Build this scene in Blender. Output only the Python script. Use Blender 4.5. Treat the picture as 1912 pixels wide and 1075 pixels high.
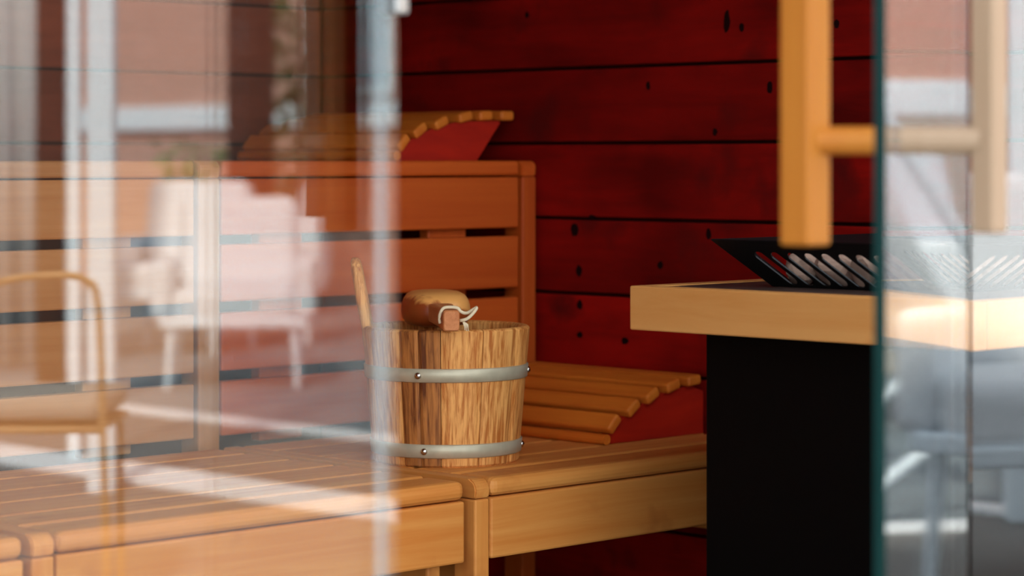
import bpy, bmesh, math, random
from mathutils import Vector, Matrix, Euler, noise

random.seed(7)
for o in list(bpy.data.objects):
    bpy.data.objects.remove(o, do_unlink=True)
scene = bpy.context.scene
C = scene.collection
R = math.radians
S2 = math.sqrt(0.5)
EYE = 0.95            # camera height above the sauna floor
FPX = 4700.0          # focal length in pixels of the 1912 wide frame
HOR = 300.0           # horizon row

# ------------------------------------------------------------------ camera
cam_d = bpy.data.cameras.new('camera')
cam = bpy.data.objects.new('camera', cam_d)
C.objects.link(cam)
cam.location = (0, 0, EYE)
cam.rotation_euler = (R(90), 0, R(45))
cam_d.sensor_width = 36
cam_d.lens = 36 * FPX / 1912
cam_d.shift_y = -(537.5 - HOR) / 1912
cam_d.clip_start = 0.05
cam_d.dof.use_dof = True
cam_d.dof.focus_distance = 3.60
cam_d.dof.aperture_fstop = 3.6
scene.camera = cam

# ------------------------------------------------------------------ sky, exposure
world = bpy.data.worlds.new('sky')
scene.world = world
world.use_nodes = True
bg = world.node_tree.nodes['Background']
bg.inputs[0].default_value = (0.86, 0.93, 1.0, 1)
bg.inputs[1].default_value = 2.2
sun_d = bpy.data.lights.new('sun', 'SUN')
sun_d.energy = 8.5
sun_d.angle = R(4)
sun_d.color = (1.0, 0.93, 0.82)
sun = bpy.data.objects.new('sun', sun_d)
C.objects.link(sun)
sun.location = (-4, -5, 7)
sun.rotation_euler = Vector((0.45, 0.62, -0.64)).to_track_quat('-Z', 'Y').to_euler()
vs = scene.view_settings
vs.view_transform = 'Standard'
vs.look = 'None'
vs.exposure = 0.74
vs.gamma = 1.0
vs.use_curve_mapping = False

# ------------------------------------------------------------------ helpers
def P(px, py, d):
    """point at depth d along the ray of a pixel (distances come from what the thing touches)"""
    u = (px - 956) / FPX * d
    return Vector((S2 * (u - d), S2 * (u + d), EYE + (HOR - py) / FPX * d))

GLX = -1.73           # plane of the glass front
def mirrored(px, py, d):
    """the outdoor point whose reflection in the glass front appears at a pixel, path length d"""
    p = P(px, py, d)
    return Vector((2 * GLX - p.x, p.y, p.z))

def link(o, parent=None):
    C.objects.link(o)
    if parent is not None:
        o.parent = parent
    return o

def tag(o, label, cat=None, group=None, kind=None):
    if label: o['label'] = label
    if cat: o['category'] = cat
    if group: o['group'] = group
    if kind: o['kind'] = kind
    return o

def empty(name, loc, rz=0.0):
    o = bpy.data.objects.new(name, None)
    o.empty_display_size = 0.05
    link(o)
    o.location = loc
    o.rotation_euler = (0, 0, rz)
    return o

def mesh_obj(name, bm, mat, parent=None, loc=(0, 0, 0), rot=(0, 0, 0), smooth=False):
    me = bpy.data.meshes.new(name)
    bmesh.ops.recalc_face_normals(bm, faces=bm.faces[:])
    bm.to_mesh(me); bm.free()
    for m in (mat if isinstance(mat, (list, tuple)) else [mat]):
        me.materials.append(m)
    if smooth:
        for p in me.polygons: p.use_smooth = True
    o = bpy.data.objects.new(name, me)
    link(o, parent)
    o.location = loc
    o.rotation_euler = rot
    return o

def add_box(bm, size, center=(0, 0, 0), bevel=0.0, seg=2, mat=None):
    r = bmesh.ops.create_cube(bm, size=1.0)
    vsx = r['verts']
    M = mat or Matrix()
    for v in vsx:
        v.co = Vector((v.co.x * size[0] + center[0], v.co.y * size[1] + center[1], v.co.z * size[2] + center[2]))
    if bevel > 0:
        es = list({e for v in vsx for e in v.link_edges})
        rb = bmesh.ops.bevel(bm, geom=es, offset=bevel, segments=seg, affect='EDGES', profile=0.5)
        vsx = list({v for f in rb['faces'] for v in f.verts} | {v for v in vsx if v.is_valid})
    if mat is not None:
        for v in vsx: v.co = M @ v.co
    return vsx

BOXES = {}
def box(name, size, mat, parent=None, loc=(0, 0, 0), rot=(0, 0, 0), bevel=0.003, seg=2):
    key = (tuple(round(s, 4) for s in size), round(bevel, 4), seg, mat.name)
    if key not in BOXES:
        bm = bmesh.new()
        add_box(bm, size, bevel=bevel, seg=seg)
        bmesh.ops.recalc_face_normals(bm, faces=bm.faces[:])
        me = bpy.data.meshes.new(name)
        bm.to_mesh(me); bm.free()
        me.materials.append(mat)
        BOXES[key] = me
    o = bpy.data.objects.new(name, BOXES[key])
    link(o, parent)
    o.location = loc
    o.rotation_euler = rot
    return o

def span(name, x, y, z, mat, parent=None, bevel=0.003, seg=2):
    """box from world extents, placed in its (unrotated) parent"""
    size = (x[1] - x[0], y[1] - y[0], z[1] - z[0])
    c = Vector(((x[0] + x[1]) / 2, (y[0] + y[1]) / 2, (z[0] + z[1]) / 2))
    if parent is not None: c = c - parent.location
    return box(name, size, mat, parent, c, bevel=bevel, seg=seg)

def prism(bm, pts, axis, a, b):
    """extrude a 2D outline along an axis ('x','y','z') from a to b"""
    def v3(p, t):
        if axis == 'x': return (t, p[0], p[1])
        if axis == 'y': return (p[0], t, p[1])
        return (p[0], p[1], t)
    va = [bm.verts.new(v3(p, a)) for p in pts]
    vb = [bm.verts.new(v3(p, b)) for p in pts]
    bm.faces.new(va); bm.faces.new(vb[::-1])
    n = len(pts)
    for i in range(n):
        bm.faces.new((va[i], va[(i + 1) % n], vb[(i + 1) % n], vb[i]))

def tube(bm, pts, rad, n=8, flat=1.0):
    pts = [Vector(p) for p in pts]
    rings = []
    up = Vector((0, 0, 1))
    for i, p in enumerate(pts):
        t = (pts[min(i + 1, len(pts) - 1)] - pts[max(i - 1, 0)]).normalized()
        s = t.cross(up)
        if s.length < 1e-3: s = t.cross(Vector((1, 0, 0)))
        s.normalize(); w = s.cross(t).normalized()
        r = rad[i] if isinstance(rad, (list, tuple)) else rad
        rings.append([bm.verts.new(p + (s * math.cos(2 * math.pi * k / n) + w * math.sin(2 * math.pi * k / n) * flat) * r) for k in range(n)])
    for i in range(len(rings) - 1):
        for k in range(n):
            bm.faces.new((rings[i][k], rings[i][(k + 1) % n], rings[i + 1][(k + 1) % n], rings[i + 1][k]))
    bm.faces.new(rings[0]); bm.faces.new(rings[-1][::-1])

def curve_pts(ctrl, n=8):
    """Catmull-Rom through control points"""
    c = [Vector(p) for p in ctrl]
    c = [c[0] * 2 - c[1]] + c + [c[-1] * 2 - c[-2]]
    out = []
    for i in range(1, len(c) - 2):
        p0, p1, p2, p3 = c[i - 1:i + 3]
        for k in range(n):
            t = k / n
            out.append(0.5 * ((2 * p1) + (p2 - p0) * t + (2 * p0 - 5 * p1 + 4 * p2 - p3) * t * t + (3 * p1 - p0 - 3 * p2 + p3) * t ** 3))
    out.append(c[-2])
    return out

# ------------------------------------------------------------------ materials
def new_mat(name):
    m = bpy.data.materials.new(name)
    m.use_nodes = True
    nt = m.node_tree
    return m, nt, nt.nodes['Principled BSDF']

def plain(name, col, rough=0.5, metal=0.0, var=0.12, scale=40.0, bump=0.0, spec=0.5):
    m, nt, b = new_mat(name)
    tc = nt.nodes.new('ShaderNodeTexCoord')
    nz = nt.nodes.new('ShaderNodeTexNoise'); nz.inputs['Scale'].default_value = scale; nz.inputs['Detail'].default_value = 5
    nt.links.new(tc.outputs['Object'], nz.inputs['Vector'])
    mx = nt.nodes.new('ShaderNodeMix'); mx.data_type = 'RGBA'
    mx.inputs[6].default_value = (*[c * (1 - var) for c in col], 1)
    mx.inputs[7].default_value = (*[min(1, c * (1 + var)) for c in col], 1)
    nt.links.new(nz.outputs['Fac'], mx.inputs[0])
    nt.links.new(mx.outputs[2], b.inputs['Base Color'])
    b.inputs['Roughness'].default_value = rough
    b.inputs['Metallic'].default_value = metal
    b.inputs['Specular IOR Level'].default_value = spec
    if bump:
        bp = nt.nodes.new('ShaderNodeBump'); bp.inputs['Strength'].default_value = bump; bp.inputs['Distance'].default_value = 0.004
        nt.links.new(nz.outputs['Fac'], bp.inputs['Height']); nt.links.new(bp.outputs[0], b.inputs['Normal'])
    return m

def wood(name, light, dark, axis, across=60.0, along=2.5, contrast=(0.36, 0.68), rough=0.55, vary=0.25, blotch=0.35, bump=0.15, spec=0.3, stain=None):
    """procedural timber: stretched noise along one object axis, offset and toned per object"""
    m, nt, b = new_mat(name)
    N = nt.nodes.new; L = nt.links.new
    tc = N('ShaderNodeTexCoord'); oi = N('ShaderNodeObjectInfo')
    off = N('ShaderNodeVectorMath'); off.operation = 'MULTIPLY_ADD'
    off.inputs[0].default_value = (1, 1, 1)
    mul = N('ShaderNodeMath'); mul.operation = 'MULTIPLY'; mul.inputs[1].default_value = 17.3
    L(oi.outputs['Random'], mul.inputs[0]); L(mul.outputs[0], off.inputs[1]); L(tc.outputs['Object'], off.inputs[2])
    mp = N('ShaderNodeMapping')
    sc = [across, across, across]; sc['xyz'.index(axis)] = along
    mp.inputs['Scale'].default_value = sc
    L(off.outputs[0], mp.inputs['Vector'])
    n1 = N('ShaderNodeTexNoise'); n1.inputs['Scale'].default_value = 1.0; n1.inputs['Detail'].default_value = 6; n1.inputs['Roughness'].default_value = 0.6
    n1.inputs['Distortion'].default_value = 0.4
    L(mp.outputs[0], n1.inputs['Vector'])
    mp2 = N('ShaderNodeMapping')
    sc2 = [across * 0.16] * 3; sc2['xyz'.index(axis)] = along * 0.9
    mp2.inputs['Scale'].default_value = sc2
    L(off.outputs[0], mp2.inputs['Vector'])
    n2 = N('ShaderNodeTexNoise'); n2.inputs['Scale'].default_value = 1.0; n2.inputs['Detail'].default_value = 3
    L(mp2.outputs[0], n2.inputs['Vector'])
    rmp = N('ShaderNodeValToRGB')
    rmp.color_ramp.elements[0].position = contrast[0]; rmp.color_ramp.elements[0].color = (*dark, 1)
    rmp.color_ramp.elements[1].position = contrast[1]; rmp.color_ramp.elements[1].color = (*light, 1)
    avg = N('ShaderNodeMix'); avg.data_type = 'FLOAT'; avg.inputs[0].default_value = blotch
    L(n1.outputs['Fac'], avg.inputs[2]); L(n2.outputs['Fac'], avg.inputs[3])
    L(avg.outputs[0], rmp.inputs[0])
    # tone of the single piece
    tone = N('ShaderNodeMapRange'); tone.inputs[3].default_value = 1 - vary; tone.inputs[4].default_value = 1 + vary * 0.35
    L(oi.outputs['Random'], tone.inputs[0])
    sc3 = N('ShaderNodeVectorMath'); sc3.operation = 'SCALE'
    L(rmp.outputs[0], sc3.inputs[0]); L(tone.outputs[0], sc3.inputs[3])
    last = sc3.outputs[0]
    if stain:
        n3 = N('ShaderNodeTexNoise'); n3.inputs['Scale'].default_value = stain[1]; n3.inputs['Detail'].default_value = 4
        L(off.outputs[0], n3.inputs['Vector'])
        r3 = N('ShaderNodeValToRGB'); r3.color_ramp.elements[0].position = stain[2]; r3.color_ramp.elements[1].position = stain[3]
        L(n3.outputs['Fac'], r3.inputs[0])
        mx = N('ShaderNodeMix'); mx.data_type = 'RGBA'
        L(r3.outputs[0], mx.inputs[0]); L(last, mx.inputs[6]); mx.inputs[7].default_value = (*stain[0], 1)
        last = mx.outputs[2]
    L(last, b.inputs['Base Color'])
    b.inputs['Roughness'].default_value = rough
    b.inputs['Specular IOR Level'].default_value = spec
    bp = N('ShaderNodeBump'); bp.inputs['Strength'].default_value = bump; bp.inputs['Distance'].default_value = 0.002
    L(n1.outputs['Fac'], bp.inputs['Height']); L(bp.outputs[0], b.inputs['Normal'])
    return m

BENCH_L, BENCH_D = (0.76, 0.32, 0.075), (0.62, 0.195, 0.032)
WB = {a: wood('bench_wood_' + a, BENCH_L, BENCH_D, a, across=45, along=2.0, vary=0.10, stain=((0.45, 0.13, 0.025), 9.0, 0.60, 0.78)) for a in 'xyz'}
REDLIT_L, REDLIT_D = (0.56, 0.098, 0.010), (0.45, 0.062, 0.005)
WO = {a: wood('orange_bench_wood_' + a, (0.52, 0.22, 0.070), (0.42, 0.15, 0.036), a, across=45, along=2.0, vary=0.10) for a in 'xyz'}  # upper bench timber without the red light of the far corner
WS = {a: wood('redlit_bench_wood_' + a, REDLIT_L, REDLIT_D, a, across=45, along=2.0, vary=0.12) for a in 'xyz'}  # same upper bench timber, red light of the corner painted into its colour
WALL_L, WALL_D = (0.36, 0.006, 0.003), (0.12, 0.002, 0.001)
WW = {a: wood('red_wall_board_' + a, WALL_L, WALL_D, a, across=26, along=4.0, vary=0.30, blotch=0.6, rough=0.75, spec=0.08, bump=0.3, stain=((0.10, 0.004, 0.003), 7.0, 0.58, 0.72)) for a in 'xy'}
WW['y'] = wood('brown_wall_board', (0.26, 0.050, 0.018), (0.12, 0.020, 0.008), 'y', across=26, along=4.0, vary=0.25, blotch=0.6, rough=0.75, spec=0.08, bump=0.3)
M_WALLBACK = plain('wall_backing', (0.03, 0.004, 0.003), 0.9, spec=0.05)
M_KNOT = plain('knot', (0.012, 0.002, 0.002), 0.9, spec=0.05)
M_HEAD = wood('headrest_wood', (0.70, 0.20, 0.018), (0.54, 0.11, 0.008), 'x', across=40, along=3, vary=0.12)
M_HEAD_SHADED = wood('shaded_headrest_wood', (0.50, 0.016, 0.003), (0.32, 0.008, 0.002), 'y', across=30, along=6, vary=0.1)  # same timber as the slats, reddish shade of the sides put into the colour
M_STAVE = wood('stave_wood', (0.84, 0.39, 0.11), (0.46, 0.13, 0.020), 'z', across=240, along=5, contrast=(0.40, 0.58), vary=0.10, blotch=0.22, bump=0.5, rough=0.6)
M_STAVEDARK = wood('dark_stave_wood', (0.50, 0.18, 0.040), (0.12, 0.028, 0.005), 'z', across=150, along=4, contrast=(0.40, 0.60), vary=0.10, blotch=0.35, bump=0.5, rough=0.6)
M_ZINC = plain('galvanised_hoop', (0.50, 0.44, 0.31), 0.45, 0.30, var=0.2, scale=60)
M_RIVET = plain('rivet_steel', (0.55, 0.50, 0.44), 0.22, 1.0)
M_FRAME = {a: wood('stove_rail_wood_' + a, (0.76, 0.38, 0.12), (0.66, 0.28, 0.07), a, across=26, along=3, vary=0.06, stain=((0.60, 0.20, 0.04), 16.0, 0.66, 0.78)) for a in 'xy'}
M_BLACK = plain('stove_black', (0.0022, 0.0018, 0.0018), 0.55, 0.0, spec=0.06)
M_GUARD = plain('guard_steel', (0.010, 0.010, 0.011), 0.38, 0.6, scale=120)
M_PLATE = plain('stove_top_stone', (0.06, 0.035, 0.028), 0.5, scale=30, var=0.6)
M_STONE = plain('sauna_stone', (0.50, 0.33, 0.25), 0.85, scale=55, var=0.35, bump=0.6)
M_LADLE_H = wood('ladle_handle_wood', (0.66, 0.25, 0.09), (0.36, 0.09, 0.02), 'x', across=70, along=10, vary=0.02)
M_CORD = plain('leather_cord', (0.72, 0.58, 0.38), 0.8, scale=200)
M_HANDLE_WARMLIT = wood('warmlit_handle_wood', (0.46, 0.17, 0.018), (0.40, 0.13, 0.012), 'z', across=40, along=3, vary=0.04)  # inner bar: orange bounce light of the interior put into the colour
M_HANDLE_SKYLIT = wood('skylit_handle_wood', (0.36, 0.25, 0.165), (0.31, 0.21, 0.13), 'z', across=40, along=3, vary=0.04)  # outer bar: same wood, paled by outdoor light put into the colour
M_ALU = plain('brushed_metal', (0.40, 0.42, 0.42), 0.35, 0.7)
M_FLOOR = plain('sauna_floor', (0.05, 0.025, 0.018), 0.7, scale=8, var=0.3)
M_CEIL = wood('ceiling_wood', (0.40, 0.10, 0.03), (0.28, 0.05, 0.015), 'y', across=30, along=2)

def glass_mat(name, tint, f0):
    m = bpy.data.materials.new(name); m.use_nodes = True
    nt = m.node_tree; nt.nodes.clear(); N = nt.nodes.new; L = nt.links.new
    out = N('ShaderNodeOutputMaterial'); mix = N('ShaderNodeMixShader')
    tr = N('ShaderNodeBsdfTransparent'); tr.inputs[0].default_value = (*tint, 1)
    gl = N('ShaderNodeBsdfGlossy'); gl.inputs['Roughness'].default_value = 0.0; gl.inputs[0].default_value = (0.97, 0.99, 1.0, 1)
    lw = N('ShaderNodeLayerWeight'); lw.inputs[0].default_value = 0.5
    pw = N('ShaderNodeMath'); pw.operation = 'POWER'; pw.inputs[1].default_value = 5.0
    ma = N('ShaderNodeMath'); ma.operation = 'MULTIPLY_ADD'; ma.inputs[1].default_value = 1 - f0; ma.inputs[2].default_value = f0
    L(lw.outputs['Facing'], pw.inputs[0]); L(pw.outputs[0], ma.inputs[0]); L(ma.outputs[0], mix.inputs[0])
    L(tr.outputs[0], mix.inputs[1]); L(gl.outputs[0], mix.inputs[2]); L(mix.outputs[0], out.inputs[0])
    return m
M_GLASS = glass_mat('clear_glass', (0.975, 0.99, 0.985), 0.062)
M_EDGE = plain('green_glass_edge', (0.001, 0.020, 0.018), 0.4, spec=0.08)
def seal_mat():
    m = bpy.data.materials.new('clear_seal'); m.use_nodes = True
    nt = m.node_tree; nt.nodes.clear(); N = nt.nodes.new; L = nt.links.new
    out = N('ShaderNodeOutputMaterial'); mix = N('ShaderNodeMixShader'); mix.inputs[0].default_value = 0.12
    tr = N('ShaderNodeBsdfTransparent'); tr.inputs[0].default_value = (0.95, 0.97, 0.97, 1)
    df = N('ShaderNodeBsdfPrincipled'); df.inputs['Base Color'].default_value = (0.62, 0.70, 0.74, 1); df.inputs['Roughness'].default_value = 0.25
    L(tr.outputs[0], mix.inputs[1]); L(df.outputs[0], mix.inputs[2]); L(mix.outputs[0], out.inputs[0])
    return m
M_SEAL = seal_mat()

# ------------------------------------------------------------------ room shell
XW, YB, YN, ZC = -3.70, 3.18, 0.25, 2.12
floor = span('floor', (XW - 0.1, GLX + 0.06), (YN - 0.1, YB + 0.1), (-0.08, 0.0), M_FLOOR, bevel=0)
tag(floor, 'dark floor of the sauna cabin under the benches', kind='structure')
ceil = span('ceiling', (XW - 0.1, GLX + 0.06), (YN - 0.1, YB + 0.1), (ZC, ZC + 0.1), M_CEIL, bevel=0)
tag(ceil, 'wooden ceiling of the sauna cabin', kind='structure')
wall_back = span('wall_back', (XW - 0.1, GLX + 0.06), (YB + 0.018, YB + 0.10), (0.0, ZC), M_WALLBACK, bevel=0)
tag(wall_back, 'red wooden board wall at the end of the benches', kind='structure')
wall_left = span('wall_left', (XW - 0.10, XW - 0.018), (YN - 0.1, YB + 0.018), (0.0, ZC), M_WALLBACK, bevel=0)
tag(wall_left, 'brown-red wooden board wall behind the upper bench', kind='structure')
wall_near = span('wall_near', (XW, GLX + 0.06), (YN - 0.1, YN), (0.0, ZC), WW['x'], bevel=0)
tag(wall_near, 'red wooden end wall opposite the stove', kind='structure')
roof = span('shade_roof', (XW - 0.25, GLX + 0.60), (YN - 0.3, YB + 0.3), (ZC + 0.10, ZC + 0.22), M_CEIL, bevel=0.01)  # roof out of view, its overhang added to dim the interior
tag(roof, 'unseen flat roof of the sauna cabin, front overhang added to cut sky light', kind='structure')
trim = span('trim_1', (GLX - 0.05, GLX + 0.05), (YN, YB + 0.018), (1.80, ZC), WS['y'], bevel=0.004)  # lintel out of view, lowered to shade the upper wall
tag(trim, 'unseen wooden lintel over the glass front, set low to darken the upper wall', kind='structure')

gaps = [EYE + 0.1615 + 0.1309 * k for k in range(-8, 9)]
edges = [0.0] + [g for g in gaps if 0.02 < g < ZC - 0.03] + [ZC]
back_boards = []
rb = random.Random(3)
for z0, z1 in zip(edges[:-1], edges[1:]):
    j = rb.uniform(-0.002, 0.002)
    b = span('board', (XW, GLX + 0.05), (YB + j, YB + 0.019), (z0 + 0.0028, z1 - 0.0028), WW['x'], wall_back, bevel=0.003)
    back_boards.append((z0, z1, b))
    span('board', (XW - 0.019, XW + rb.uniform(-0.002, 0.002)), (YN, YB - 0.003), (z0 + 0.0028, z1 - 0.0028), WW['y'], wall_left, bevel=0.003)

# knots and peg holes of the back wall boards
for px, py, rw, rh in ((1357, 40, .0065, .019), (1385, 51, .005, .008), (1210, 160, .005, .007), (1437, 163, .006, .010), (1335, 246, .005, .006),
                       (1072, 428, .009, .012), (1080, 505, .007, .010), (1081, 569, .007, .008), (1232, 495, .006, .007), (1322, 437, .006, .009),
                       (1562, 45, .006, .008), (1105, 405, .008, .004), (984, 28, .005, .006), (1081, 625, .007, .005), (1165, 636, .008, .006)):
    t = (px - 956) / FPX
    d = YB / S2 / (1 + t)
    p = P(px, py, d)
    for z0, z1, b in back_boards:
        if z0 <= p.z < z1:
            bm = bmesh.new()
            rr = random.Random(px)
            ring = [bm.verts.new((rw * math.cos(a) * rr.uniform(.8, 1.15), -0.0006, rh * math.sin(a) * rr.uniform(.8, 1.15))) for a in [2 * math.pi * k / 12 for k in range(12)]]
            ring2 = [bm.verts.new((v.co.x * 1.1, 0.003, v.co.z * 1.1)) for v in ring]
            bm.faces.new(ring)
            for k in range(12): bm.faces.new((ring[k], ring[(k + 1) % 12], ring2[(k + 1) % 12], ring2[k]))
            yl = b.location.y - b.dimensions.y / 2 if False else b.location.y - (b.data.vertices and max(v.co.y for v in b.data.vertices))
            mesh_obj('knot', bm, M_KNOT, b, (p.x - b.location.x - wall_back.location.x, yl - b.location.y, p.z - b.location.z - wall_back.location.z))
            break

# ------------------------------------------------------------------ glass front
def glass_slab(name, w, h, th, parent, loc, glass=M_GLASS, green=False):
    """pane in the local YZ plane (width along +y from loc), edges in green"""
    bm = bmesh.new()
    add_box(bm, (th, w, h), (0, w / 2, h / 2))
    o = mesh_obj(name, bm, [glass, M_EDGE], parent, loc)
    for p in o.data.polygons:
        if green and p.normal.y > 0.5: p.material_index = 1
    return o

Y_L = 1.577           # free vertical edge of the left pane
Y_H = 2.488           # hinge side of the door
w1 = empty('window_1', (GLX, YN, 0.0)); tag(w1, 'fixed glass pane left of the doorway, full of garden reflections', kind='structure')
glass_slab('pane', Y_L - YN, 1.795, 0.008, w1, (0, 0, 0.005))
for y0, y1, th in ((-0.0315, -0.0270, 0.0060), (-0.0255, -0.0215, 0.0060), (-0.0200, -0.0188, 0.0075), (-0.0175, -0.0163, 0.0075)):
    o = span('edge_seal', (GLX + 0.0045, GLX + th), (Y_L + y0, Y_L + y1), (0.01, 1.79), M_SEAL, w1, bevel=0.0)
span('glass_clip', (GLX - 0.012, GLX + 0.012), (Y_L - 0.010, Y_L + 0.006), (EYE + 0.136, EYE + 0.18), M_ALU, w1, bevel=0.002)

w2 = empty('window_2', (GLX, Y_H + 0.012, 0.0)); tag(w2, 'fixed glass pane right of the doorway in front of the stove', kind='structure')
glass_slab('pane', YB + 0.01 - Y_H - 0.012, 1.795, 0.008, w2, (0, 0, 0.005))

# door leaf, hinged at Y_H and standing ajar towards the outside
TH = 14.66
hinge = Vector((GLX, Y_H, 0.012))
# local +y runs from the hinge to the free edge
dirv = Vector((-(S2 * (math.sin(R(TH)) - math.cos(R(TH)))), -(S2 * (math.sin(R(TH)) + math.cos(R(TH)))), 0)).normalized()
door = empty('door_1', hinge, math.atan2(dirv.y, dirv.x) - math.pi / 2)
tag(door, 'frameless glass door standing ajar with a wooden bar handle', kind='structure')
DL = 0.895
glass_slab('pane', DL, 1.775, 0.010, door, (0, 0.0, 0), green=True)
for zc in (0.25, 1.55):
    box('hinge', (0.03, 0.06, 0.09), M_ALU, door, (0, 0.034, zc), bevel=0.004)
# which local x side is inside?
inside = 1.0 if (Matrix.Rotation(door.rotation_euler.z, 3, 'Z') @ Vector((1, 0, 0))).x < 0 else -1.0
hy = DL - 0.13
camrot = R(45) - door.rotation_euler.z
for sgn, zb, hw in ((inside, 0.862, 0.033), (-inside, 0.874, 0.024)):
    hm = M_HANDLE_WARMLIT if sgn == inside else M_HANDLE_SKYLIT
    h = box('handle', (hw, hw, 0.52), hm, door, (sgn * 0.0815, hy, zb + 0.26), (0, 0, camrot + R(45)), bevel=0.003)
    for zz in (0.968, 1.28):
        bm = bmesh.new()
        x0, x1 = (0.005, 0.074)
        tube(bm, [(sgn * x0, 0, 0), (sgn * (x0 + 0.001), 0, 0), (sgn * (x1 - 0.001), 0, 0), (sgn * x1, 0, 0)], 0.0125, 16)
        so = mesh_obj('standoff', bm, hm, door, (0, hy, zz - 0.012), smooth=False)

# ------------------------------------------------------------------ lower bench
ZL, ZU = EYE - 0.449, EYE         # seat heights
XF, XS = -2.541, -3.113           # front of the lower seat, front of the upper bench
slat_edges = [-3.108, -3.023, -2.915, -2.8145, -2.708, -2.622, XF]
modules = [(1.764, 2.4497, (1.7274, 1.760), 'middle lower bench section of pale slats between two rounded end frames'),
           (2.501, 3.165, (2.4685, 2.497), 'lower bench section carrying the wooden bucket and a headrest'),
           (1.05, 1.717, (1.0, 1.036), 'lower bench section before the one left of the bucket, its rounded end showing'),
           (0.30, 0.985, (0.26, 0.292), 'lower bench section against the end wall opposite the stove')]
for y0, y1, (r0, r1), lab in modules:
    t = empty('lower_bench', (XF, y0, 0)); tag(t, lab, 'bench', 'lower bench sections')
    for a, b in zip(slat_edges[:-1], slat_edges[1:]):
        front = b == XF
        span('slat', (a + 0.004, b - (0 if front else 0.004)), (y0, y1), (ZL - 0.027, ZL), WB['y'], t, bevel=0.011 if front else 0.005, seg=3)
    span('front_board', (XF - 0.024, XF - 0.002), (y0, y1), (ZL - 0.115, ZL - 0.0285), WB['y'], t, bevel=0.0035)
    # end frame: rail with rounded nose over a post
    bm = bmesh.new()
    L_ = XF - XS
    prof = [(-L_ + 0.004, -0.027), (-0.001, -0.027)]
    for k in range(0, 7):
        a = k / 6 * math.pi / 2
        prof.append((-0.016 + 0.016 * math.cos(a), -0.016 + 0.016 * math.sin(a)))
    prof.append((-L_ + 0.004, 0.0))
    prism(bm, prof, 'y', 0, r1 - r0)
    bmesh.ops.bevel(bm, geom=bm.edges[:], offset=0.002, segments=2, affect='EDGES')
    mesh_obj('end_rail', bm, WB['x'], t, (0, r0 - y0, ZL))
    span('post', (XF - 0.045, XF - 0.001), (r0, r1), (0.0, ZL - 0.0285), WB['z'], t, bevel=0.003)
    span('rear_post', (XS + 0.01, XS + 0.05), (r0, r1), (0.0, ZL - 0.0285), WB['z'], t, bevel=0.003)
    span('cross_bar', (XS + 0.05, XF - 0.045), (r0, r1), (ZL - 0.10, ZL - 0.0285), WB['x'], t, bevel=0.003)
    span('bearer', (XS + 0.02, XF - 0.03), (y1 - 0.046, y1 - 0.020), (ZL - 0.150, ZL - 0.030), WB['x'], t, bevel=0.004)
# small blocks under the seat
span('rear_bearer', (XF - 0.16, XF - 0.03), (2.497, 2.507), (ZL - 0.18, ZL - 0.122), WB['x'], [o for o in C.objects if o.name.startswith('lower_bench')][1], bevel=0.003)

# ------------------------------------------------------------------ upper bench
umods = [(2.471, 3.132, (2.423, 2.465), 'upper bench section with slatted front behind the bucket, ending at the red board wall'),
         (1.736, 2.417, (1.690, 1.730), 'upper bench section with slatted front seen only through the glass pane'),
         (1.01, 1.684, (0.965, 1.004), 'upper bench section next to the end wall opposite the stove')]
SK = [(-0.0285, -0.117), (-0.1315, -0.2217), (-0.2385, -0.330), (-0.3465, -0.432)]
ubs = [XW + 0.012, -3.600, -3.500, -3.400, -3.300, -3.205, XS]
WREDLIT = WS
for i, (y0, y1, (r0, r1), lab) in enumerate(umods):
    WS = WREDLIT if i == 0 else WO  # only the right section takes the copy tinted by red light
    t = empty('upper_bench', (XS, y0, 0)); tag(t, lab, 'bench', 'upper bench sections')
    for a, b in zip(ubs[:-1], ubs[1:]):
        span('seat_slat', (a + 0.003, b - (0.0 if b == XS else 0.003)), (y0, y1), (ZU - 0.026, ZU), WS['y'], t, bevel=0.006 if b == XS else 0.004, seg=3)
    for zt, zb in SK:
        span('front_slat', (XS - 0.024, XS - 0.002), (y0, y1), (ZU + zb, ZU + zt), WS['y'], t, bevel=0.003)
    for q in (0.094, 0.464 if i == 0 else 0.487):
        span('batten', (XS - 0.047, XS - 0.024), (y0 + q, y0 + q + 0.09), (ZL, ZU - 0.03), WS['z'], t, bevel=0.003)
    posts = [(r0, r1)] + ([(3.138, 3.172)] if i == 0 else [])
    for a, b in posts:
        WS = WREDLIT if a > 3 else WO
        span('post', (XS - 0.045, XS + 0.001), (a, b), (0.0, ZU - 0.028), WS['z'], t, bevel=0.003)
        bm = bmesh.new()
        L_ = XS - XW - 0.016
        prof = [(-L_, -0.027), (-0.001, -0.027)]
        for k in range(0, 6):
            an = k / 5 * math.pi / 2
            prof.append((-0.011 + 0.012 * math.cos(an), -0.012 + 0.012 * math.sin(an)))
        prof.append((-L_, 0.0))
        prism(bm, prof, 'y', 0, b - a)
        bmesh.ops.bevel(bm, geom=bm.edges[:], offset=0.002, segments=2, affect='EDGES')
        mesh_obj('end_rail', bm, WS['x'], t, (0.001, a - y0, ZU))

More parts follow.
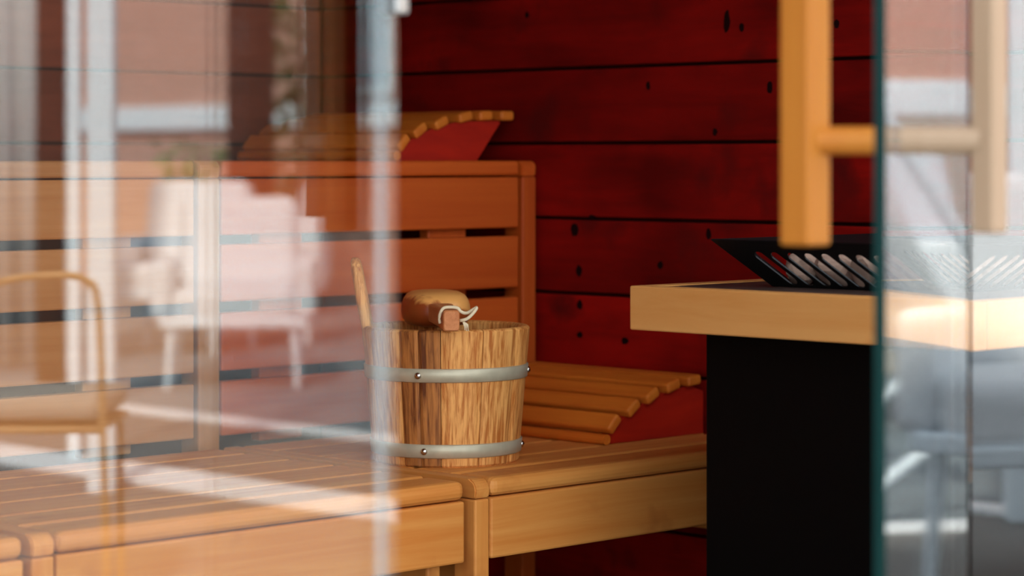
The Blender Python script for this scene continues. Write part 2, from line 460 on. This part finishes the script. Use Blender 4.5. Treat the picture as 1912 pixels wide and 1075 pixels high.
# ------------------------------------------------------------------ headrests
HR = [(0.0125, 0.031, 47), (0.053, 0.0535, 33), (0.104, 0.0675, 24), (0.163, 0.0785, 12), (0.2135, 0.0815, 3), (0.2655, 0.082, 0)]
HR5 = [(0.016, 0.033, 45), (0.062, 0.056, 36), (0.108, 0.073, 28), (0.160, 0.086, 16), (0.212, 0.092, 5)]
PROF6 = [(0.016, 0.0), (0.200, 0.0), (0.258, 0.068), (0.250, 0.0705), (0.16, 0.0685), (0.105, 0.058), (0.053, 0.043), (0.020, 0.020), (0.012, 0.008)]
PROF5 = [(0.016, 0.0), (0.246, 0.0), (0.246, 0.070), (0.215, 0.080), (0.160, 0.075), (0.108, 0.0615), (0.062, 0.045), (0.022, 0.020), (0.014, 0.008)]
def headrest(loc, label, width, slats, prof):
    t = empty('headrest', loc); tag(t, label, 'headrest', 'slatted sauna headrests')
    for x in (-0.030, -width + 0.012):
        bm = bmesh.new()
        prism(bm, prof, 'x', x, x + 0.018)
        mesh_obj('side_panel', bm, M_HEAD_SHADED, t)
    for y, z, a in slats:
        box('slat', (width, 0.0325, 0.017), M_HEAD, t, (-width / 2, y + 0.0065 * math.sin(R(a)), z - 0.0065 * math.cos(R(a)) + 0.004), (R(a), 0, 0), bevel=0.005, seg=3)
    bm = bmesh.new()
    tube(bm, [(0.0, 0, 0), (-0.002, 0, 0), (-width + 0.002, 0, 0), (-width, 0, 0)], 0.0085, 12)
    mesh_obj('dowel', bm, M_HEAD, t, (-0.004, 0.004, 0.0087))
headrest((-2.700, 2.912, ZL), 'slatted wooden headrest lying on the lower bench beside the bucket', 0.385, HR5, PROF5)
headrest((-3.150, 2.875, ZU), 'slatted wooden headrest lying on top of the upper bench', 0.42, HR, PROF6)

# ------------------------------------------------------------------ bucket
BC = P(833, 857, 3.79); BC.z = ZL
bucket = empty('sauna_bucket', BC, R(45))
tag(bucket, 'round wooden stave bucket with two galvanised hoops standing on the lower bench', 'bucket')
RB, RT, HB = 0.1095, 0.1265, 0.202
NS = 12
TK = 0.015
def rad(z): return RB + (RT - RB) * z / HB
def stave(a0, a1, z0, z1, mat, name, flare=None):
    bm = bmesh.new()
    n = 6
    zs = [z0, z0 + 0.0025] + [z0 + (z1 - z0) * k / 6 for k in range(1, 6)] + [z1 - 0.004, z1 - 0.0015, z1]
    outer, inner = [], []
    for iz, z in enumerate(zs):
        ro, ri = rad(z), rad(z) - TK
        if iz == 0: ro -= 0.002
        if iz == len(zs) - 1: ro -= 0.005; ri += 0.004
        if iz == len(zs) - 2: ro -= 0.002; ri += 0.001
        oo, ii = [], []
        for k in range(n + 1):
            a = a0 + (a1 - a0) * k / n
            e = 0.0018 if k in (0, n) else 0.0
            oo.append(bm.verts.new(((ro - e) * math.sin(a), -(ro - e) * math.cos(a), z)))
            ii.append(bm.verts.new((ri * math.sin(a), -ri * math.cos(a), z)))
        outer.append(oo); inner.append(ii)
    m = len(zs)
    for j in range(m - 1):
        for k in range(n):
            bm.faces.new((outer[j][k], outer[j][k + 1], outer[j + 1][k + 1], outer[j + 1][k]))
            bm.faces.new((inner[j][k + 1], inner[j][k], inner[j + 1][k], inner[j + 1][k + 1]))
        bm.faces.new((outer[j][0], outer[j + 1][0], inner[j + 1][0], inner[j][0]))
        bm.faces.new((outer[j][n], inner[j][n], inner[j + 1][n], outer[j + 1][n]))
    for j in (0, m - 1):
        for k in range(n):
            bm.faces.new((outer[j][k], outer[j][k + 1], inner[j][k + 1], inner[j][k]))
    return mesh_obj(name, bm, mat, bucket)
base_a = R(-2.3)
for k in range(NS):
    a0 = base_a + k * 2 * math.pi / NS
    a1 = a0 + 2 * math.pi / NS
    if k == 11:     # the dark stave is made of two narrow ones
        mid = a0 + (a1 - a0) * 0.48
        stave(a0 + 0.0040, mid - 0.002, 0, HB, M_STAVEDARK, 'stave')
        stave(mid + 0.002, a1 - 0.0040, 0, HB, M_STAVEDARK, 'stave')
    else:
        stave(a0 + 0.0040, a1 - 0.0040, 0, HB, M_STAVE, 'stave')
bm = bmesh.new()
rr_ = RB - TK - 0.001 + 0.002
bmesh.ops.create_cone(bm, cap_ends=True, segments=40, radius1=rr_, radius2=rr_, depth=0.012)
mesh_obj('bottom', bm, M_STAVE, bucket, (0, 0, 0.018))
# tall grip stave on the left
bm = bmesh.new()
zs = [HB - 0.03, HB - 0.005, HB + 0.03, HB + 0.06, HB + 0.085, HB + 0.096, HB + 0.101]
ws = [0.030, 0.030, 0.028, 0.025, 0.021, 0.015, 0.008]
th = [0.0085, 0.0085, 0.0088, 0.0088, 0.0085, 0.0075, 0.0045]
rings = []
for z, w, h in zip(zs, ws, th):
    r0 = rad(z) - TK / 2 + (0.0004 if z > HB else -0.001) + max(0, z - HB) * 0.09
    hh = h
    ring = []
    for k in range(16):
        a = 2 * math.pi * k / 16
        cx, cy = math.copysign(abs(math.cos(a)) ** 0.5, math.cos(a)), math.copysign(abs(math.sin(a)) ** 0.5, math.sin(a))
        ring.append(bm.verts.new((-(r0 + hh * cx), w * cy, z)))
    rings.append(ring)
for j in range(len(rings) - 1):
    for k in range(16):
        bm.faces.new((rings[j][k], rings[j][(k + 1) % 16], rings[j + 1][(k + 1) % 16], rings[j + 1][k]))
bm.faces.new(rings[0]); bm.faces.new(rings[-1][::-1])
grip = mesh_obj('grip_stave', bm, M_STAVE, bucket, smooth=True)
# hoops with rivets
for z0, z1, an in ((0.125, 0.1455, (-18, 87)), (0.0135, 0.034, (-15, 87))):
    bm = bmesh.new()
    n = 64
    loops = []
    for z, e in ((z0, 0.0004), (z0 + 0.001, 0.0024), (z1 - 0.001, 0.0024), (z1, 0.0004), (z1, -0.0006), (z0, -0.0006)):
        loops.append([bm.verts.new(((rad(z) + e) * math.sin(2 * math.pi * k / n), -(rad(z) + e) * math.cos(2 * math.pi * k / n), z)) for k in range(n)])
    for j in range(len(loops)):
        for k in range(n):
            bm.faces.new((loops[j][k], loops[j][(k + 1) % n], loops[(j + 1) % 6][(k + 1) % n], loops[(j + 1) % 6][k]))
    hoop = mesh_obj('hoop', bm, M_ZINC, bucket)
    hoop['label'] = 'galvanised steel hoop'
    for p in hoop.data.polygons: p.use_smooth = abs(p.normal.z) < 0.5
    for a in an:
        zc = (z0 + z1) / 2
        bm = bmesh.new()
        bmesh.ops.create_uvsphere(bm, u_segments=14, v_segments=8, radius=0.0052)
        for v in bm.verts: v.co.y *= 0.75
        r = rad(zc) + 0.0025
        mesh_obj('rivet', bm, M_RIVET, hoop, (r * math.sin(R(a)), -r * math.cos(R(a)), zc), (0, 0, R(a)), smooth=True)

# ------------------------------------------------------------------ ladle across the rim
def ladle_bowl_mat():
    m, nt, b = new_mat('ladle_bowl_wood')
    N = nt.nodes.new; L = nt.links.new
    tc = N('ShaderNodeTexCoord')
    nz = N('ShaderNodeTexNoise'); nz.inputs['Scale'].default_value = 24; nz.inputs['Detail'].default_value = 3; nz.inputs['Distortion'].default_value = 0.9
    L(tc.outputs['Object'], nz.inputs[0])
    sp = N('ShaderNodeSeparateXYZ'); L(tc.outputs['Object'], sp.inputs[0])
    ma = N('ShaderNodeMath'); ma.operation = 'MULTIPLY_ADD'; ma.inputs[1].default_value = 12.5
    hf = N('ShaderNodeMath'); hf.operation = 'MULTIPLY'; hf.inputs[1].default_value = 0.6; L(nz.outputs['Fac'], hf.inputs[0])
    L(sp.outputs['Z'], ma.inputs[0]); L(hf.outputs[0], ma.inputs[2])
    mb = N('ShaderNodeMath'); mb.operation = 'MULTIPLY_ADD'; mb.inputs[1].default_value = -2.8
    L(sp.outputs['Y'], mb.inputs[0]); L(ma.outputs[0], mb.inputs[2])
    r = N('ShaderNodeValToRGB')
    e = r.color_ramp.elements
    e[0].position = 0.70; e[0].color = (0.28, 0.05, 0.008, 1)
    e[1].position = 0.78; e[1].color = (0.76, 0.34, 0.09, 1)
    L(mb.outputs[0], r.inputs[0]); L(r.outputs[0], b.inputs['Base Color'])
    b.inputs['Roughness'].default_value = 0.4
    return m
M_BOWL = ladle_bowl_mat()
rim_z = ZL + HB
e0 = P(843, 597, 3.625); e0.z = rim_z + 0.0165
c0 = P(815, 590, 3.82); c0.z = rim_z + 0.016
ax = (c0 - e0); ax.z = 0
ladle = empty('ladle', (e0.x, e0.y, rim_z), math.atan2(ax.y, ax.x))
tag(ladle, 'short wooden sauna ladle with a leather loop lying across the bucket rim', 'ladle')
Ln = ax.length
# bowl: hollowed oval block, local x along the handle
bm = bmesh.new()
prof = [(0, 0), (0.55, 0.000), (0.86, 0.004), (0.97, 0.012), (1.0, 0.022), (0.985, 0.032), (0.93, 0.041), (0.84, 0.0475), (0.70, 0.0515), (0.45, 0.0535), (0.2, 0.054), (0, 0)]
n = 40
rings = []
for f, z in prof[1:-1]:
    ring = []
    for k in range(n):
        a = 2 * math.pi * k / n
        ca, sa = math.cos(a), math.sin(a)
        x = 0.078 * math.copysign(abs(ca) ** 0.75, ca) * f
        y = 0.0515 * math.copysign(abs(sa) ** 0.75, sa) * f
        ring.append(bm.verts.new((x, y, z)))
    rings.append(ring)
for j in range(len(rings) - 1):
    for k in range(n):
        bm.faces.new((rings[j][k], rings[j][(k + 1) % n], rings[j + 1][(k + 1) % n], rings[j + 1][k]))
bm.faces.new(rings[0]); bm.faces.new(rings[-1][::-1])
bowl = mesh_obj('bowl', bm, M_BOWL, ladle, (Ln + 0.012, 0, -0.0035), smooth=True)
bm = bmesh.new()
secs = [(0.0, 0.0105, 0.0135, 0.0165), (0.002, 0.0120, 0.0150, 0.0165), (0.03, 0.0120, 0.0152, 0.0165), (0.075, 0.0125, 0.0150, 0.0175), (0.115, 0.016, 0.015, 0.0195), (0.140, 0.020, 0.014, 0.020)]
rings = []
for x, w, h, zc in secs:
    ring = []
    for k in range(24):
        a = 2 * math.pi * (k + 0.5) / 24
        ca, sa = math.cos(a), math.sin(a)
        q = 0.30
        ring.append(bm.verts.new((x, w * math.copysign(abs(ca) ** q, ca), zc + h * math.copysign(abs(sa) ** q, sa))))
    rings.append(ring)
for j in range(len(rings) - 1):
    for k in range(24):
        bm.faces.new((rings[j][k], rings[j][(k + 1) % 24], rings[j + 1][(k + 1) % 24], rings[j + 1][k]))
bm.faces.new(rings[0]); bm.faces.new(rings[-1][::-1])
lh = mesh_obj('handle', bm, M_LADLE_H, ladle)
# leather loop: local y is to the left of the handle, so right of it in the picture is -y
bm = bmesh.new()
tube(bm, curve_pts([(0.014, 0.0150, 0.012), (0.013, 0.0160, 0.022), (0.012, 0.0110, 0.0335), (0.011, 0.0, 0.0355), (0.010, -0.010, 0.0340), (0.010, -0.0150, 0.029),
                    (0.008, -0.0230, 0.0270), (0.004, -0.0330, 0.0330), (0.002, -0.0370, 0.0350), (0.001, -0.0330, 0.0290), (0.001, -0.0240, 0.0200), (0.004, -0.0165, 0.0170), (0.010, -0.0125, 0.0160)], 6), 0.0019, 8, 1.3)
mesh_obj('leather_loop', bm, M_CORD, ladle, smooth=True)
bm = bmesh.new()
for k in range(9):
    y = -0.0170 - 0.0008 * k
    tube(bm, [(0.006, -0.0165, 0.0165), (0.004, y - 0.001, 0.011), (0.003, y - 0.003 + 0.001 * (k % 3), 0.006 - 0.0015 * (k % 4))], 0.0006, 5)
mesh_obj('frayed_end', bm, M_CORD, ladle)

# ------------------------------------------------------------------ stove
ZT = EYE - 0.172
FX0, FX1, FY0, FY1 = -2.337, -1.770, 2.566, 3.140
stove = empty('sauna_stove', ((FX0 + FX1) / 2, (FY0 + FY1) / 2, 0))
tag(stove, 'black box stove with a pale wooden rail frame and slotted steel stone guard', 'stove')
span('body', (-2.256, -1.850, ), (2.632, 3.075), (0.0, ZT - 0.062), M_BLACK, stove, bevel=0.003)
span('rail', (FX0, FX1), (FY0, FY0 + 0.028), (ZT - 0.0605, ZT), M_FRAME['x'], stove, bevel=0.0022)
span('rail', (FX0, FX1), (FY1 - 0.028, FY1), (ZT - 0.0605, ZT), M_FRAME['x'], stove, bevel=0.0022)
span('rail', (FX0, FX0 + 0.028), (FY0 + 0.0285, FY1 - 0.0285), (ZT - 0.0605, ZT), M_FRAME['y'], stove, bevel=0.0022)
span('rail', (FX1 - 0.028, FX1), (FY0 + 0.0285, FY1 - 0.0285), (ZT - 0.0605, ZT), M_FRAME['y'], stove, bevel=0.0022)
span('top_plate', (FX0 + 0.0285, FX1 - 0.0285), (FY0 + 0.0285, FY1 - 0.0285), (ZT - 0.061, ZT - 0.0015), M_PLATE, stove, bevel=0.001)
# splayed guard: four slotted faces
GB = (-2.193, -1.913, 2.700, 3.000)     # base x0,x1,y0,y1
SPL, GH = 0.060, 0.064
def guard_face(p00, p10, p01, p11, lean):
    """p00,p10 base corners, p01,p11 top corners; slots lean by `lean` along the width"""
    p00, p10, p01, p11 = map(Vector, (p00, p10, p01, p11))
    W = (p10 - p00).length; Wt = (p11 - p01).length
    H = ((p01 + p11) / 2 - (p00 + p10) / 2).length
    ex = (p10 - p00).normalized(); ey = ((p01 + p11) / 2 - (p00 + p10) / 2).normalized()
    o = (p00 + p10) / 2
    bm = bmesh.new(); edges = []
    def loop(pts):
        vsx = [bm.verts.new(o + ex * x + ey * y) for x, y in pts]
        for i in range(len(vsx)): edges.append(bm.edges.new((vsx[i], vsx[(i + 1) % len(vsx)])))
    loop([(-W / 2, 0), (W / 2, 0), (Wt / 2, H), (-Wt / 2, H)])
    y0, y1, r = 0.0135, 0.059, 0.0084
    pitch = 0.0285
    nsl = int((W - 0.02) / pitch)
    for i in range(nsl):
        xc = (i - (nsl - 1) / 2) * pitch
        a = Vector((xc + lean / 2 * -1, y0)); b = Vector((xc + lean / 2, y1))
        dv = (b - a).normalized(); nv = Vector((-dv.y, dv.x))
        pts = []
        for k in range(9):
            an = math.pi * k / 8
            pts.append(b + nv * r * -math.cos(an) + dv * r * math.sin(an))
        for k in range(9):
            an = math.pi * k / 8
            pts.append(a + nv * r * math.cos(an) - dv * r * math.sin(an))
        loop([(p.x, p.y) for p in pts])
    bmesh.ops.triangle_fill(bm, use_beauty=True, use_dissolve=False, edges=edges)
    ob = mesh_obj('guard_plate', bm, M_GUARD, stove, -stove.location)
    sm = ob.modifiers.new('thickness', 'SOLIDIFY'); sm.thickness = 0.002; sm.offset = 0
    return ob
x0, x1, y0, y1 = GB
s = SPL; zb, zt = ZT, ZT + GH
guard_face((x0, y0, zb), (x1, y0, zb), (x0 - s, y0 - s, zt), (x1 + s, y0 - s, zt), -0.030)
guard_face((x1, y0, zb), (x1, y1, zb), (x1 + s, y0 - s, zt), (x1 + s, y1 + s, zt), 0.030)
guard_face((x1, y1, zb), (x0, y1, zb), (x1 + s, y1 + s, zt), (x0 - s, y1 + s, zt), -0.030)
guard_face((x0, y1, zb), (x0, y0, zb), (x0 - s, y1 + s, zt), (x0 - s, y0 - s, zt), 0.030)

# stones in the guard, each a thing of its own
rs = random.Random(11)
stone_meshes = []
for k in range(6):
    bm = bmesh.new()
    bmesh.ops.create_icosphere(bm, subdivisions=3, radius=1.0)
    offv = Vector((rs.uniform(-9, 9), rs.uniform(-9, 9), rs.uniform(-9, 9)))
    for v in bm.verts:
        n_ = v.co.normalized()
        v.co = n_ * (1.0 + 0.34 * noise.noise(n_ * 1.3 + offv) + 0.10 * noise.noise(n_ * 4.0 + offv))
    for cut in range(4):
        nn = Vector((rs.uniform(-1, 1), rs.uniform(-1, 1), rs.uniform(-1, 1))).normalized()
        for v in bm.verts:
            dd = v.co.dot(nn) - 0.72
            if dd > 0: v.co -= nn * dd * 0.85
    zmin = min(v.co.z for v in bm.verts)
    me = bpy.data.meshes.new('sauna_stone'); bm.to_mesh(me); bm.free(); me.materials.append(M_STONE)
    me['zmin'] = zmin
    stone_meshes.append((me, zmin))
def stone(x, y, zbase, r, lab, grp):
    me, zmin = rs.choice(stone_meshes)
    o = bpy.data.objects.new('sauna_stone', me); link(o)
    hz = 1.02
    o.scale = (r * rs.uniform(.95, 1.12), r * rs.uniform(.95, 1.12), r * hz)
    o.rotation_euler = (0, 0, rs.uniform(0, 6.28))
    o.location = (x, y, zbase - zmin * r * hz)
    tag(o, lab, 'stone', grp)
for i in range(5):
    for j in range(5):
        stone(-2.165 + i * 0.056, 2.733 + j * 0.057, ZT - 0.001, 0.0265,
              'rough grey-brown stone lying inside the slotted stove guard', 'stones in the stove guard')

# ------------------------------------------------------------------ outdoors: what the glass mirrors
M_PAVE = plain('beige_paving', (0.17, 0.165, 0.155), 0.8, scale=6, var=0.15)
M_DECK = plain('grey_deck', (0.19, 0.23, 0.25), 0.7, scale=5, var=0.2)
M_WHITE = plain('white_stone', (0.82, 0.83, 0.84), 0.6, scale=10, var=0.05)
M_CUSH = plain('white_cushion', (0.78, 0.81, 0.84), 0.9, scale=12, var=0.05)
M_WPAINT = plain('white_paint', (0.80, 0.88, 0.93), 0.5, var=0.04)
M_BROWN = wood('dark_post_wood', (0.05, 0.022, 0.012), (0.03, 0.012, 0.007), 'z', across=30, along=2)
M_RATTAN = wood('bent_wood', (0.40, 0.25, 0.12), (0.32, 0.19, 0.08), 'z', across=40, along=4)
M_LEAF = plain('leaf', (0.10, 0.20, 0.06), 0.6, var=0.5, scale=9)
M_SAND = plain('sand_cushion', (0.34, 0.30, 0.25), 0.9)
M_POT = plain('clay_pot', (0.35, 0.13, 0.07), 0.8)
M_SKYGLASS = plain('window_glass', (0.30, 0.42, 0.48), 0.06, 0.0, var=0.1, scale=1.5, spec=1.0)
def brick_mat():
    m, nt, b = new_mat('red_brick')
    tc = nt.nodes.new('ShaderNodeTexCoord'); mp = nt.nodes.new('ShaderNodeMapping')
    mp.inputs['Rotation'].default_value = (R(90), 0, 0)
    br = nt.nodes.new('ShaderNodeTexBrick')
    br.inputs['Color1'].default_value = (0.60, 0.36, 0.29, 1); br.inputs['Color2'].default_value = (0.54, 0.32, 0.25, 1); br.inputs['Mortar'].default_value = (0.46, 0.30, 0.24, 1)
    br.inputs['Scale'].default_value = 4.2; br.inputs['Mortar Size'].default_value = 0.014
    nt.links.new(tc.outputs['Object'], mp.inputs[0]); nt.links.new(mp.outputs[0], br.inputs[0])
    nt.links.new(br.outputs[0], b.inputs['Base Color']); b.inputs['Roughness'].default_value = 0.85
    return m
M_BRICK = brick_mat()
GZ = -0.05
ground = span('ground', (-30, 30), (-30, 5.98), (GZ - 0.2, GZ), M_PAVE, bevel=0); tag(ground, 'beige paved ground around the sauna', kind='structure')
deck = span('floor_terrace', (-30, 30), (6.10, 40), (GZ - 0.2, GZ), M_DECK, bevel=0); tag(deck, 'blue-grey terrace decking beyond the white kerb', kind='structure')
k1 = span('trim_2', (-1.6, 30), (5.98, 6.10), (GZ - 0.2, GZ + 0.015), M_WHITE, bevel=0.005); tag(k1, 'white kerb along the edge of the decking', kind='structure')
k2 = span('trim_3', (1.0, 12), (4.66, 4.92), (GZ, GZ + 0.02), M_WHITE, bevel=0.005); tag(k2, 'white stone strip in the beige paving', kind='structure')

# brick house
HY = 11.6
house = empty('brick_house', (6.0, HY, GZ)); tag(house, 'red brick house with white sill band mirrored in the glass', 'building')
span('wall', (-6, 26), (HY, HY + 0.3), (GZ, 6.5), M_BRICK, house, bevel=0)
span('sill_band', (-6, 26), (HY - 0.06, HY), (1.18, 1.36), M_WPAINT, house, bevel=0.01)
for xa, xb in ((9.25, 10.15), (14.5, 15.6), (18.0, 19.1), (-0.8, 0.2)):
    w = span('window', (xa, xb), (HY - 0.05, HY + 0.02), (1.40, 3.2), M_WPAINT, house, bevel=0.005)
    box('glazing', (xb - xa - 0.14, 0.01, 1.66), M_SKYGLASS, w, (0, -0.038, 0), bevel=0)

def post(px0, px1, d, mat, name, label, h=2.6, cat='post'):
    a, b = mirrored(px0, 0, d), mirrored(px1, 0, d)
    c = (a + b) / 2; w = (b - a).length
    o = box(name, (w, w, h), mat, None, (c.x, c.y, GZ + h / 2), (0, 0, R(45)), bevel=0.006)
    tag(o, label, cat)
    return o
post(128, 150, 8.3, M_WPAINT, 'slim_post', 'slim white pergola post mirrored in the left pane')
post(166, 215, 7.6, M_WPAINT, 'wide_post', 'wide white pergola post mirrored in the left pane')
post(428, 508, 15.6, M_BROWN, 'timber_post', 'thick dark brown timber post behind the white armchair')
post(72, 120, 10.0, M_BROWN, 'timber_post', 'dark brown timber post behind the bent-wood chair')
post(1878, 1935, 7.0, M_WPAINT, 'wide_post', 'white pergola post mirrored in the pane before the stove')

# pale outdoor curtain and rendered garden wall
def curtain(px0, px1, d, label):
    a, b = mirrored(px0, 0, d), mirrored(px1, 0, d)
    t = empty('curtain', (a.x, a.y, GZ)); tag(t, label, 'curtain')
    bm = bmesh.new()
    n = 60; rows = []
    ax_ = (b - a); nrm = Vector((-ax_.y, ax_.x, 0)).normalized()
    for k in range(n + 1):
        q = ax_ * (k / n) + nrm * 0.035 * math.sin(k / n * 30)
        rows.append((bm.verts.new((q.x, q.y, 0.02)), bm.verts.new((q.x, q.y, 2.75))))
    for r0_, r1_ in zip(rows[:-1], rows[1:]): bm.faces.new((r0_[0], r1_[0], r1_[1], r0_[1]))
    o = mesh_obj('cloth', bm, M_LINEN, t, smooth=True)
    o.modifiers.new('thickness', 'SOLIDIFY').thickness = 0.004
    bm = bmesh.new(); e = ax_.normalized() * 0.05
    tube(bm, [-e, Vector((0, 0, 0)), ax_ + Vector((0, 0, 0)), ax_ + e], 0.016, 10)
    mesh_obj('rod', bm, M_WPAINT, t, (0, 0, 2.765))
    for q in (Vector((0, 0, 0)), ax_): box('rod_post', (0.04, 0.04, 2.75), M_WPAINT, t, (q.x, q.y, 1.375), bevel=0.004)
M_LINEN = plain('linen', (0.50, 0.50, 0.49), 0.9, scale=60, var=0.04)
curtain(-90, 124, 12.0, 'pale linen curtain hanging behind the slim pergola post')
gw = span('garden_wall', (-3.0, 5.2), (10.6, 10.8), (GZ, 1.16), plain('beige_render', (0.42, 0.39, 0.34), 0.85, scale=8), bevel=0.01)
tag(gw, 'low beige rendered garden wall in front of the brick house', 'wall')

def armchair(loc, rz, label, s=1.0):
    t = empty('armchair', loc, rz); tag(t, label, 'armchair', 'white garden armchairs')
    t.scale = (s, s, s)
    box('seat_cushion', (0.62, 0.64, 0.17), M_CUSH, t, (0, 0, 0.42), bevel=0.05, seg=4)
    box('back_cushion', (0.62, 0.18, 0.50), M_CUSH, t, (0, 0.30, 0.72), (R(-12), 0, 0), bevel=0.06, seg=4)
    for sx in (-1, 1):
        box('arm', (0.11, 0.72, 0.30), M_CUSH, t, (sx * 0.365, 0.03, 0.50), bevel=0.04, seg=4)
        for sy in (-1, 1):
            bm = bmesh.new()
            tube(bm, [(0, 0, 0), (0, 0, 0.002), (sx * -0.02, sy * -0.02, 0.36)], [0.014, 0.015, 0.022], 10)
            mesh_obj('leg', bm, M_WPAINT, t, (sx * 0.33, sy * 0.30, 0))
    box('seat_frame', (0.74, 0.70, 0.05), M_WPAINT, t, (0, 0.02, 0.335), bevel=0.01)
    return t
c = mirrored(492, 470, 14.0); armchair((c.x, c.y, GZ), R(45), 'white cushioned armchair standing sideways in front of the thick brown timber post', 0.90)
c = mirrored(335, 470, 13.2); armchair((c.x, c.y, GZ), R(-30), 'white cushioned armchair between the wide white post and the thick timber post', 0.92)
c = mirrored(440, 470, 11.3); armchair((c.x, c.y, GZ), R(-48), 'white cushioned armchair standing ahead of the other white ones before the timber post', 0.86)
c = mirrored(1905, 520, 6.0); armchair((c.x, c.y, GZ), R(-60), 'white cushioned armchair mirrored in the pane before the stove', 1.0)
armchair((1.15, 8.4, GZ), R(35), 'white cushioned armchair behind the deck chair, mirrored in the open glass door', 1.1)

# bent-wood chair near the pane
c = mirrored(75, 640, 5.6)
bw = empty('bentwood_chair', (c.x, c.y, GZ), R(45 + 90)); tag(bw, 'bent golden wood chair with sand seat cushion mirrored over the bench', 'chair')
def bent(name, pts, r):
    bm = bmesh.new(); tube(bm, curve_pts(pts, 8), r, 10)
    return mesh_obj(name, bm, M_RATTAN, bw, smooth=True)
# local x along the mirrored picture (right), +y towards the pane
bent('back_hoop', [(-0.20, 0, 0.0), (-0.195, 0, 0.40), (-0.18, 0, 0.62), (-0.11, 0, 0.72), (0.02, 0, 0.745), (0.10, 0, 0.735), (0.128, 0, 0.68), (0.138, 0, 0.45), (0.15, 0, 0.0)], 0.0085)
for sx in (-0.18, 0.12):
    bent('front_leg', [(sx, -0.38, 0.0), (sx, -0.375, 0.2), (sx, -0.36, 0.40)], 0.008)
box('seat', (0.33, 0.40, 0.016), M_RATTAN, bw, (-0.03, -0.20, 0.40), bevel=0.006)
box('cushion', (0.33, 0.38, 0.06), M_SAND, bw, (-0.03, -0.20, 0.445), bevel=0.025, seg=3)

# deck chair with a tall sling, mirrored in the door
dc = empty('deck_chair', (0.05, 6.45, GZ), R(100)); tag(dc, 'white folding deck chair with a tall slanting sling beside the kerb', 'chair')
for sx in (-0.27, 0.27):
    bm = bmesh.new(); tube(bm, [(sx, -0.55, 0), (sx, -0.54, 0.01), (sx, 0.45, 1.30), (sx, 0.455, 1.31)], 0.022, 8); mesh_obj('side_rail', bm, M_WPAINT, dc)
    bm = bmesh.new(); tube(bm, [(sx * .9, 0.50, 0), (sx * .9, 0.49, 0.01), (sx * .9, -0.42, 0.52), (sx * .9, -0.43, 0.525)], 0.018, 8); mesh_obj('leg', bm, M_WPAINT, dc)
for y, z in ((0.45, 1.30), (-0.42, 0.51)):
    bm = bmesh.new(); tube(bm, [(-0.28, y, z), (-0.27, y, z), (0.27, y, z), (0.28, y, z)], 0.022, 8); mesh_obj('cross_rail', bm, M_WPAINT, dc)
bm = bmesh.new()
sl = curve_pts([(0, 0.45, 1.31), (0, 0.20, 0.80), (0, -0.05, 0.45), (0, -0.25, 0.40), (0, -0.42, 0.53)], 6)
vv = [[bm.verts.new((x, p.y, p.z)) for x in (-0.24, 0.24)] for p in sl]
for a, b in zip(vv[:-1], vv[1:]): bm.faces.new((a[0], a[1], b[1], b[0]))
so = mesh_obj('sling', bm, M_CUSH, dc, smooth=True)
so.modifiers.new('thickness', 'SOLIDIFY').thickness = 0.004

# potted plants
def plant(px, py, d, label, h, n, seed):
    rp = random.Random(seed)
    c = mirrored(px, py, d)
    t = empty('potted_plant', (c.x, c.y, GZ)); tag(t, label, 'plant', 'potted plants on the terrace')
    bm = bmesh.new(); bmesh.ops.create_cone(bm, cap_ends=True, segments=20, radius1=0.13, radius2=0.18, depth=0.36)
    mesh_obj('pot', bm, M_POT, t, (0, 0, 0.18))
    bm = bmesh.new(); tube(bm, [(0, 0, 0.3), (0.02, 0, 0.6), (0, 0.02, h * 0.8)], [0.02, 0.016, 0.008], 8); mesh_obj('stem', bm, M_BROWN, t)
    bm = bmesh.new()
    for k in range(n):
        z = 0.45 + (h - 0.45) * rp.random(); a = rp.uniform(0, 6.28); r = rp.uniform(0.05, 0.30) * (0.5 + z / h * 0.6)
        p = Vector((r * math.cos(a), r * math.sin(a), z))
        ln = rp.uniform(0.06, 0.11)
        M = Matrix.Translation(p) @ Euler((rp.uniform(-1, 1), rp.uniform(-1, 1), a)).to_matrix().to_4x4()
        vsx = [bm.verts.new(M @ Vector(q)) for q in ((0, 0, 0), (ln * .5, ln * .32, 0.012), (ln, 0, 0), (ln * .5, -ln * .32, 0.012))]
        bm.faces.new(vsx)
    f = mesh_obj('foliage', bm, M_LEAF, t); f['kind'] = 'stuff'
plant(560, 200, 16.5, 'tall leafy potted tree beside the thick timber post', 2.6, 900, 1)
plant(382, 270, 17.0, 'small leafy potted plant behind the white armchair', 1.12, 200, 2)
